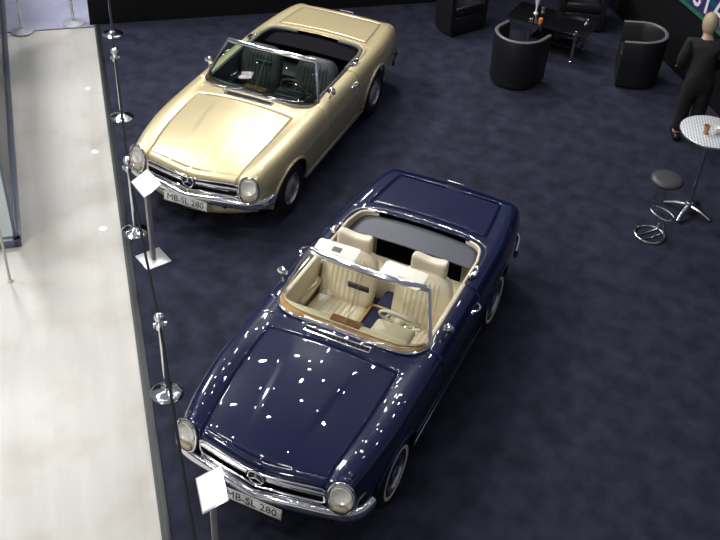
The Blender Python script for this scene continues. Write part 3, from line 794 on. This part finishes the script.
# glass showcase at the left edge
def showcase():
    a = Vector((-4.608, -8.086, 0)); c = Vector((-.011, -3.982, 0)); d = (c - a).normalized(); n = Vector((d.y, -d.x, 0))   # n points away from stand
    if n.dot(V) > 0: n = -n
    t = empty('glass_showcase', (0, 0, -.01), 0, 'tall glass showcase with grey metal frame standing at the left edge', 'showcase')
    fm = mat('frame_grey', (.16, .18, .22), .35, .6); W_, D_, H = (c - a).length, .9, 2.2
    ang = math.atan2(d.y, d.x); R = rot('Z', ang)
    def P(u, v, z): return c - d * u + n * v + Vector((0, 0, z))
    bm = NB(); box(bm, P(W_ / 2, D_ / 2, .05), (W_ - .1, D_ - .1, .06), R); link('plinth', bm, mat('plinth_pale', (.44, .47, .42), .5), t, False)
    bm = NB()
    for v in (.04, D_ - .04): box(bm, P(W_ / 2, v, .05), (W_, .08, .10), R, .006)
    for u in (.04, W_ - .04): box(bm, P(u, D_ / 2, .05), (.08, D_, .10), R, .006)
    link('bottom_rail', bm, fm, t)
    bm = NB()
    for v in (.04, D_ - .04): box(bm, P(W_ / 2, v, H), (W_, .05, .06), R, .006)
    for u in (.04, W_ - .04): box(bm, P(u, D_ / 2, H), (.05, D_, .06), R, .006)
    link('top_rail', bm, fm, t)
    for u in (.05, W_ / 2, W_ - .05):
        for v in (.05, D_ - .05):
            bm = NB(); box(bm, P(u, v, H / 2 + .05), (.035, .035, H - .1), R, .004); link('upright', bm, fm, t)
    g = glass('case_glass', (.93, .95, .96), .10)
    for v in (.04, D_ - .04):
        bm = NB(); box(bm, P(W_ / 2, v, H / 2 + .05), (W_ - .1, .008, H - .12), R); link('glass_panel', bm, g, t, False)
    for u in (.04,):
        bm = NB(); box(bm, P(u, D_ / 2, H / 2 + .05), (.008, D_ - .1, H - .12), R); link('glass_panel', bm, g, t, False)
showcase()
t = empty('slim_pole', (.494, -3.715, -.01), 0, 'thin cream pole on a tiny foot beside the glass showcase', 'pole')
pm = mat('cream_pole', (.55, .54, .46), .4)
bm = NB(); lathe(bm, [(.014, .02), (.014, 1.5), (0, 1.5)], n=12); link('shaft', bm, pm, t)
bm = NB(); lathe(bm, [(0, .0), (.03, 0), (.03, .012), (.014, .03)], n=16); link('foot', bm, pm, t)

# ------------------------------------------------------------------ lounge
LEATHER = mat('black_hide', (.010, .010, .011), .42, bump=(50, .12)); RIM_GLEAM = mat('hide_rim_gleam', (.12, .12, .125), .38)  # paler rim colour paints in the gleam along the chair edge
def tub_chair(x, y, face, label, R=.335, H=.72):
    """barrel chair: open towards 'face'"""
    t = empty('tub_chair', (x, y, .01), face, label, 'armchair', 'black tub chairs round the coffee table')
    XE = .24; LA = XE; LB = PI * R; TOT = 2 * LA + LB
    def plan(t, r):       # U-shaped plan, t 0..1 from one arm end round the back to the other
        d = t * TOT
        if d < LA: return XE - d, r
        if d > LA + LB: return d - LA - LB, -r
        a = PI / 2 + (d - LA) / R; return r * math.cos(a), r * math.sin(a)
    zt = lambda t: H - .03 + .03 * min(1, math.sin(PI * t) * 1.3)
    TS = merged(lin(0, 1, 56))
    def ring(t, k):
        r, z = [(R - .04, .03), (R, .045), (R + .012, .35), (R + .02, zt(t) - .03), (R + .008, zt(t)), (R - .03, zt(t)), (R - .05, zt(t) - .04), (R - .07, .30)][int(k)]
        x, y = plan(t, r); return Vector((x, y, z))
    bm = NB(); grid(bm, ring, TS, range(8), lambda c: Vector((c.x, c.y, .3)))
    for a in (0, 1): bm.faces.new([bm.verts.new(ring(a, k)) for k in range(8)])
    link('shell', bm, LEATHER, t, angle=60)
    bm = NB(); tube(bm, [(*plan(a, R - .010), zt(a) + .004) for a in lin(0, 1, 56)], .026, 8, ry=.012); link('arm_rim', bm, RIM_GLEAM, t)['label'] = 'rim of the back with its gleam painted paler'
    def slab(r, z0, z1, x1, name):
        bm = NB(); o = [plan(a, r) for a in lin(.0, 1, 44)]; o = [(min(x, x1) if i_ in (0, 44) else x, y) for i_, (x, y) in enumerate(o)]; rg = []
        for z, g in ((z0, .02), (z0 + .02, 0), (z1 - .03, 0), (z1 - .008, .012), (z1, .04)): rg.append([bm.verts.new((x * (1 - g / r), y * (1 - g / r), z)) for x, y in o])
        for A, B in zip(rg, rg[1:]):
            for k in range(len(A)): k2 = (k + 1) % len(A); bm.faces.new((A[k], A[k2], B[k2], B[k]))
        bm.faces.new(rg[0][::-1]); bm.faces.new(rg[-1]); bmesh.ops.recalc_face_normals(bm, faces=bm.faces); link(name, bm, LEATHER, t, angle=50)
    slab(R - .075, .30, .44, XE, 'seat_cushion'); slab(R - .045, .0, .295, XE, 'base')
TC = Vector((-7.33, -.33, 0))
def look(x, y): return math.atan2(TC.y - y, TC.x - x)
tub_chair(-6.16, -.56, look(-6.16, -.56), 'black tub chair seen from behind, nearest the two cars')
tub_chair(-7.05, .90, math.radians(-76), 'black tub chair with pale rim beside the black right wall')
tub_chair(-7.30, -1.83, math.radians(60), 'black tub chair at the top edge, left of the coffee table')
tub_chair(-8.36, -.25, math.radians(20), 'black tub chair behind the coffee table, cut by the top edge')

def coffee_table():
    t = empty('coffee_table', (-7.36, -.42, .01), math.atan2(.04, -.49), 'low black glass coffee table with round chrome legs', 'table')
    # local x runs away from camera (short side), local y to the left
    bm = NB(); box(bm, (0, 0, .445), (.62, 1.22, .014), None, .004); link('tabletop', bm, mat('black_glass', (.006, .006, .007), .08, coat=1), t)
    bm = NB(); box(bm, (0, -.095, .20), (.44, .65, .012), None, .004); link('lower_shelf', bm, mat('black_glass', (0, 0, 0)), t)
    for a in (.24, -.24):
        for b in (.25, -.44):
            bm = NB(); lathe(bm, [(0, 0), (.032, 0), (.032, .02), (.022, .03), (.022, .39), (.032, .40), (.032, .4376)], (a, b, 0), 18); lg = link('leg', bm, CHROME_R, t)
            bm = NB(); lathe(bm, [(.033, .4525), (.033, .49), (.028, .498), (0, .50)], (a, b, 0), 18); link('leg_cap', bm, CHROME, lg)
coffee_table()
bm = NB(); lathe(bm, [(0, .0), (.026, .0), (.032, .07), (.029, .075), (0, .06)], (-7.13, -.545, .4625), 18)
finish(link('tea_light', bm, mat('orange_glass', (.75, .22, .03), .2, coat=1)), 'small orange glass candle holder standing on black coffee table', 'candle holder')
t = empty('flower_vase', (-7.42, -.70, .4625), 0, 'slim white flared vase standing on black coffee table', 'vase')
bm = NB(); lathe(bm, [(0, 0), (.035, 0), (.03, .01), (.012, .03), (.014, .10), (.035, .20), (.05, .26), (.047, .26), (.03, .19), (0, .12)], n=24); link('vase_body', bm, mat('vase_white', (.8, .8, .74), .3), t)

# ------------------------------------------------------------------ bar table, stool
def bar_table():
    t = empty('bar_table', (-4.15, 2.235, .01), 0, 'round high bar table with speckled pale top and chrome star foot', 'table')
    tm = bpy.data.materials.new('speckled_top'); tm.use_nodes = True; nt = tm.node_tree; b = nt.nodes['Principled BSDF']
    tcn = nt.nodes.new('ShaderNodeTexCoord'); mp = nt.nodes.new('ShaderNodeMapping'); mp.inputs['Rotation'].default_value = (0, 0, .5); mp.inputs['Scale'].default_value = (1, 1, 1)
    ck = nt.nodes.new('ShaderNodeTexChecker'); ck.inputs['Scale'].default_value = 45; ck.inputs['Color1'].default_value = (.80, .80, .78, 1); ck.inputs['Color2'].default_value = (.36, .37, .40, 1)
    nt.links.new(tcn.outputs['Object'], mp.inputs[0]); nt.links.new(mp.outputs[0], ck.inputs['Vector']); nt.links.new(ck.outputs['Color'], b.inputs['Base Color']); b.inputs['Roughness'].default_value = .35
    bm = NB(); lathe(bm, [(0, 1.10), (.335, 1.10), (.342, 1.095)], n=56); tp = link('tabletop', bm, tm, t, angle=60)
    bm = NB(); lathe(bm, [(.342, 1.096), (.347, 1.09), (.347, 1.068), (.338, 1.062), (0, 1.062)], n=56); link('metal_rim', bm, CHROME_R, tp)
    bm = NB(); lathe(bm, [(.028, .10), (.028, 1.03), (.07, 1.04), (.09, 1.061), (0, 1.061)], n=24); link('column', bm, CHROME_R, t)
    bm = NB(); lathe(bm, [(0, .14), (.04, .14), (.045, .12), (.045, .06), (0, .06)], n=24); link('hub', bm, CHROME, t)
    for k in range(4):
        a = math.atan2(-.05, .25) + k * PI / 2; bm = NB()
        tube(bm, catmull([(.02 * math.cos(a), .02 * math.sin(a), .11), (.14 * math.cos(a), .14 * math.sin(a), .085), (.28 * math.cos(a), .28 * math.sin(a), .026)], 5), .026, 8, ry=.018); link('foot', bm, CHROME_R, t)
bar_table()
bm = NB(); lathe(bm, [(0, 0), (.026, 0), (.036, .10), (.034, .10), (.030, .07), (0, .07)], (-4.06, 2.18, 1.111), 20)
finish(link('drinking_glass', bm, mat('brown_drink', (.40, .20, .07), .15, coat=1)), 'small glass with brown drink on the high bar table', 'glass')
t = empty('coffee_cup', (-4.13, 2.275, 1.111), 0, 'small white cup standing on the high bar table', 'cup')
bm = NB(); lathe(bm, [(0, 0), (.025, 0), (.040, .05), (.042, .07), (.038, .07), (.033, .03), (0, .02)], n=24); link('cup_body', bm, mat('china', (.9, .9, .88), .2), t)
bm = NB(); tube(bm, catmull([(.036, 0, .055), (.06, 0, .055), (.06, 0, .03), (.032, 0, .022)], 4), .005, 6); link('cup_handle', bm, mat('china', (0, 0, 0)), t)

def stool():
    t = empty('bar_stool', (-3.485, 1.946, .01), 0, 'round grey padded bar stool with bent chrome tube frame', 'stool')
    sx, sy = .005, .02
    bm = NB(); lathe(bm, [(0, .80), (.12, .80), (.165, .79), (.178, .77), (.178, .75), (.165, .735), (0, .735)], (sx, sy, 0), 40); link('seat', bm, mat('grey_pad', (.05, .05, .052), .42), t, angle=60)
    N = 40; bm = NB(); tube(bm, [(.165 * math.cos(2 * PI * k / N), .165 * math.sin(2 * PI * k / N), .015) for k in range(N)], .014, 8, True)
    a = .35
    for s in (1, -1):
        o = .045 * s; L = math.sqrt(.165 ** 2 - o * o); dx_, dy_ = math.cos(2.5), math.sin(2.5); nx, ny = -dy_, dx_
        tube(bm, [(-dx_ * L + nx * o, -dy_ * L + ny * o, .013), (dx_ * L + nx * o, dy_ * L + ny * o, .013)], .008, 8)
    link('base_ring', bm, CHROME_R, t)
    for s in (1, -1):
        o = .055 * s; L = .15; dx_, dy_ = math.cos(2.4), math.sin(2.4); nx, ny = -dy_, dx_
        P_ = lambda k, z: (dx_ * k + nx * o, dy_ * k + ny * o, z)
        bm = NB(); tube(bm, catmull([P_(L, .013), P_(L * .9, .12), P_(.06, .30), P_(-.02, .42), P_(0, .56), P_(.02, .74)], 6), .012, 8); link('frame_tube', bm, CHROME_R, t)
    bm = NB(); f = Vector((math.cos(1.0), math.sin(1.0), 0)); g = Vector((-f.y, f.x, 0)); c = Vector((0, 0, .36)) - f * .02
    tube(bm, catmull([c - f * .02 - g * .05, c + f * .10 - g * .085, c + f * .22 - g * .06, c + f * .25, c + f * .22 + g * .06, c + f * .10 + g * .085, c - f * .02 + g * .05], 5, True), .010, 8, True); link('footrest', bm, CHROME_R, t)
stool()

# ------------------------------------------------------------------ person at the right edge
def skin_mesh(name, verts, edges, radii, m, parent, sub=2, loc=(0, 0, 0)):
    me = bpy.data.meshes.new(name); me.from_pydata(verts, edges, []); o = bpy.data.objects.new(name, me); COL.objects.link(o)
    o.modifiers.new('Skin', 'SKIN'); sv = me.skin_vertices
    if not sv:
        bmm = bmesh.new(); bmm.from_mesh(me); bmm.verts.layers.skin.verify(); bmm.to_mesh(me); bmm.free(); sv = me.skin_vertices
    for i, r in enumerate(radii):
        r = r if isinstance(r, tuple) else (r, r); me.skin_vertices[0].data[i].radius = r; me.skin_vertices[0].data[i].use_root = (i == 0)
    s = o.modifiers.new('Sub', 'SUBSURF'); s.levels = s.render_levels = sub
    dg = bpy.context.evaluated_depsgraph_get(); me2 = bpy.data.meshes.new_from_object(o.evaluated_get(dg)); bpy.data.objects.remove(o)
    me2.materials.clear(); me2.materials.append(m); me2.polygons.foreach_set('use_smooth', [True] * len(me2.polygons))
    o = bpy.data.objects.new(name, me2); COL.objects.link(o); o.parent = parent
    return o
def person():
    t = empty('person', (-5.80, 1.87, .01), ANG + PI * .9, 'person in black clothes with light hair at the right edge behind the bar table', 'person')
    skin = mat('skin', (.50, .31, .22), .5); cloth = mat('black_cloth', (.006, .006, .007), .85, bump=(20, .5)); hair = mat('blond_hair', (.42, .33, .20), .55, bump=(90, .7))
    # x = facing, y = left. body leaning forward a little
    v = [(0, 0, .80), (.03, 0, .98), (.09, 0, 1.16), (.14, 0, 1.27), (.18, 0, 1.35), (.22, 0, 1.44), (.22, 0, 1.50),
         (.0, .09, .74), (.03, .10, .42), (.0, .10, .09), (.12, .11, .04), (.0, -.09, .74), (.01, -.10, .42), (-.04, -.10, .09), (.08, -.11, .04),
         (.13, .17, 1.24), (.16, .235, .98), (.34, .17, .84), (.13, -.17, 1.24), (.16, -.235, .98), (.34, -.17, .84)]
    e = [(0, 1), (1, 2), (2, 3), (3, 4), (4, 5), (5, 6), (0, 7), (7, 8), (8, 9), (9, 10), (0, 11), (11, 12), (12, 13), (13, 14), (3, 15), (15, 16), (16, 17), (3, 18), (18, 19), (19, 20)]
    r = [(.11, .13), (.10, .11), (.11, .12), (.06, .07), .05, .08, .085, .10, .07, .05, .04, .10, .07, .05, .04, .045, .04, .034, .045, .04, .034]
    skin_mesh('body', v, e, r, skin, t)
    # clothing
    vc = v[:3] + [(.14, 0, 1.30)] + v[7:10] + v[11:14] + [(.13, .18, 1.27), (.16, .24, .99), (.32, .175, .85), (.13, -.18, 1.27), (.16, -.24, .99), (.32, -.175, .85)]
    ec = [(0, 1), (1, 2), (2, 3), (0, 4), (4, 5), (5, 6), (0, 7), (7, 8), (8, 9), (3, 10), (10, 11), (11, 12), (3, 13), (13, 14), (14, 15)]
    rc = [(.17, .19), (.15, .17), (.16, .18), (.12, .14), .12, .095, .08, .12, .095, .08, .10, .072, .052, .10, .072, .052]
    skin_mesh('black_suit', vc, ec, rc, cloth, t)
    for s in (1, -1):
        bm = NB(); box(bm, (.04 + (.0 if s > 0 else -.04), s * .105, .045), (.28, .10, .09), None, .04, 3); link('shoe', bm, mat('shoe_black', (.01, .01, .01), .3), t)
        hv = [(.34, s * .17, .84), (.39, s * .165, .82), (.43, s * .16, .805)]; he = [(0, 1), (1, 2)]; hr_ = [.028, .036, .028]
        for k, (dy, L) in enumerate(((-.03, .06), (-.01, .075), (.01, .07), (.028, .05))):
            i = len(hv); hv += [(.44, s * .16 + dy, .80), (.44 + L * .6, s * .16 + dy * 1.1, .785), (.44 + L, s * .16 + dy * 1.1, .76)]; he += [(2, i), (i, i + 1), (i + 1, i + 2)]; hr_ += [.010, .009, .008]
        i = len(hv); hv += [(.40, s * .12, .815), (.44, s * .10, .80)]; he += [(1, i), (i, i + 1)]; hr_ += [.012, .009]
        skin_mesh('hand', hv, he, hr_, skin, t, 1)
    hd = bpy.data.objects.new('head', None); COL.objects.link(hd); hd.parent = t; hd.location = (.235, 0, 1.49); hd.rotation_euler = (0, .25, 0)
    bm = NB(); bmesh.ops.create_uvsphere(bm, u_segments=28, v_segments=20, radius=1)
    for q in bm.verts:
        k = 1 - .22 * max(0, -q.co.z); q.co = Vector((q.co.x * .095 * k + .0, q.co.y * .075 * k, q.co.z * .118))
    link('face', bm, skin, hd)
    bm = NB(); box(bm, (.10, 0, -.015), (.03, .026, .045), rot('Y', -.3), .010, 3); link('nose', bm, skin, hd)
    bm = NB(); box(bm, (.083, 0, -.062), (.012, .045, .014), None, .005); link('mouth', bm, mat('lips', (.40, .16, .13), .5), hd)
    for s in (1, -1):
        bm = NB(); bmesh.ops.create_uvsphere(bm, u_segments=12, v_segments=8, radius=.012); bmesh.ops.translate(bm, verts=bm.verts, vec=(.083, s * .032, .012)); link('eye', bm, mat('eye_dark', (.05, .04, .03), .2), hd)
        bm = NB(); box(bm, (0, s * .077, -.005), (.04, .014, .055), None, .006, 2); link('ear', bm, skin, hd)
    bm = NB(); bmesh.ops.create_uvsphere(bm, u_segments=32, v_segments=22, radius=1)
    for q in list(bm.verts):
        c = q.co.copy(); j = 1 + .03 * math.sin(14 * math.atan2(c.y, c.x))
        q.co = Vector((c.x * .108 * j - .016, c.y * .092 * j, c.z * (.128 if c.z > 0 else .16) + .012))
    bmesh.ops.delete(bm, geom=[q for q in bm.verts if q.co.x > .045 and q.co.z < .055], context='VERTS')
    link('hair', bm, hair, hd, solid=.008)
person()
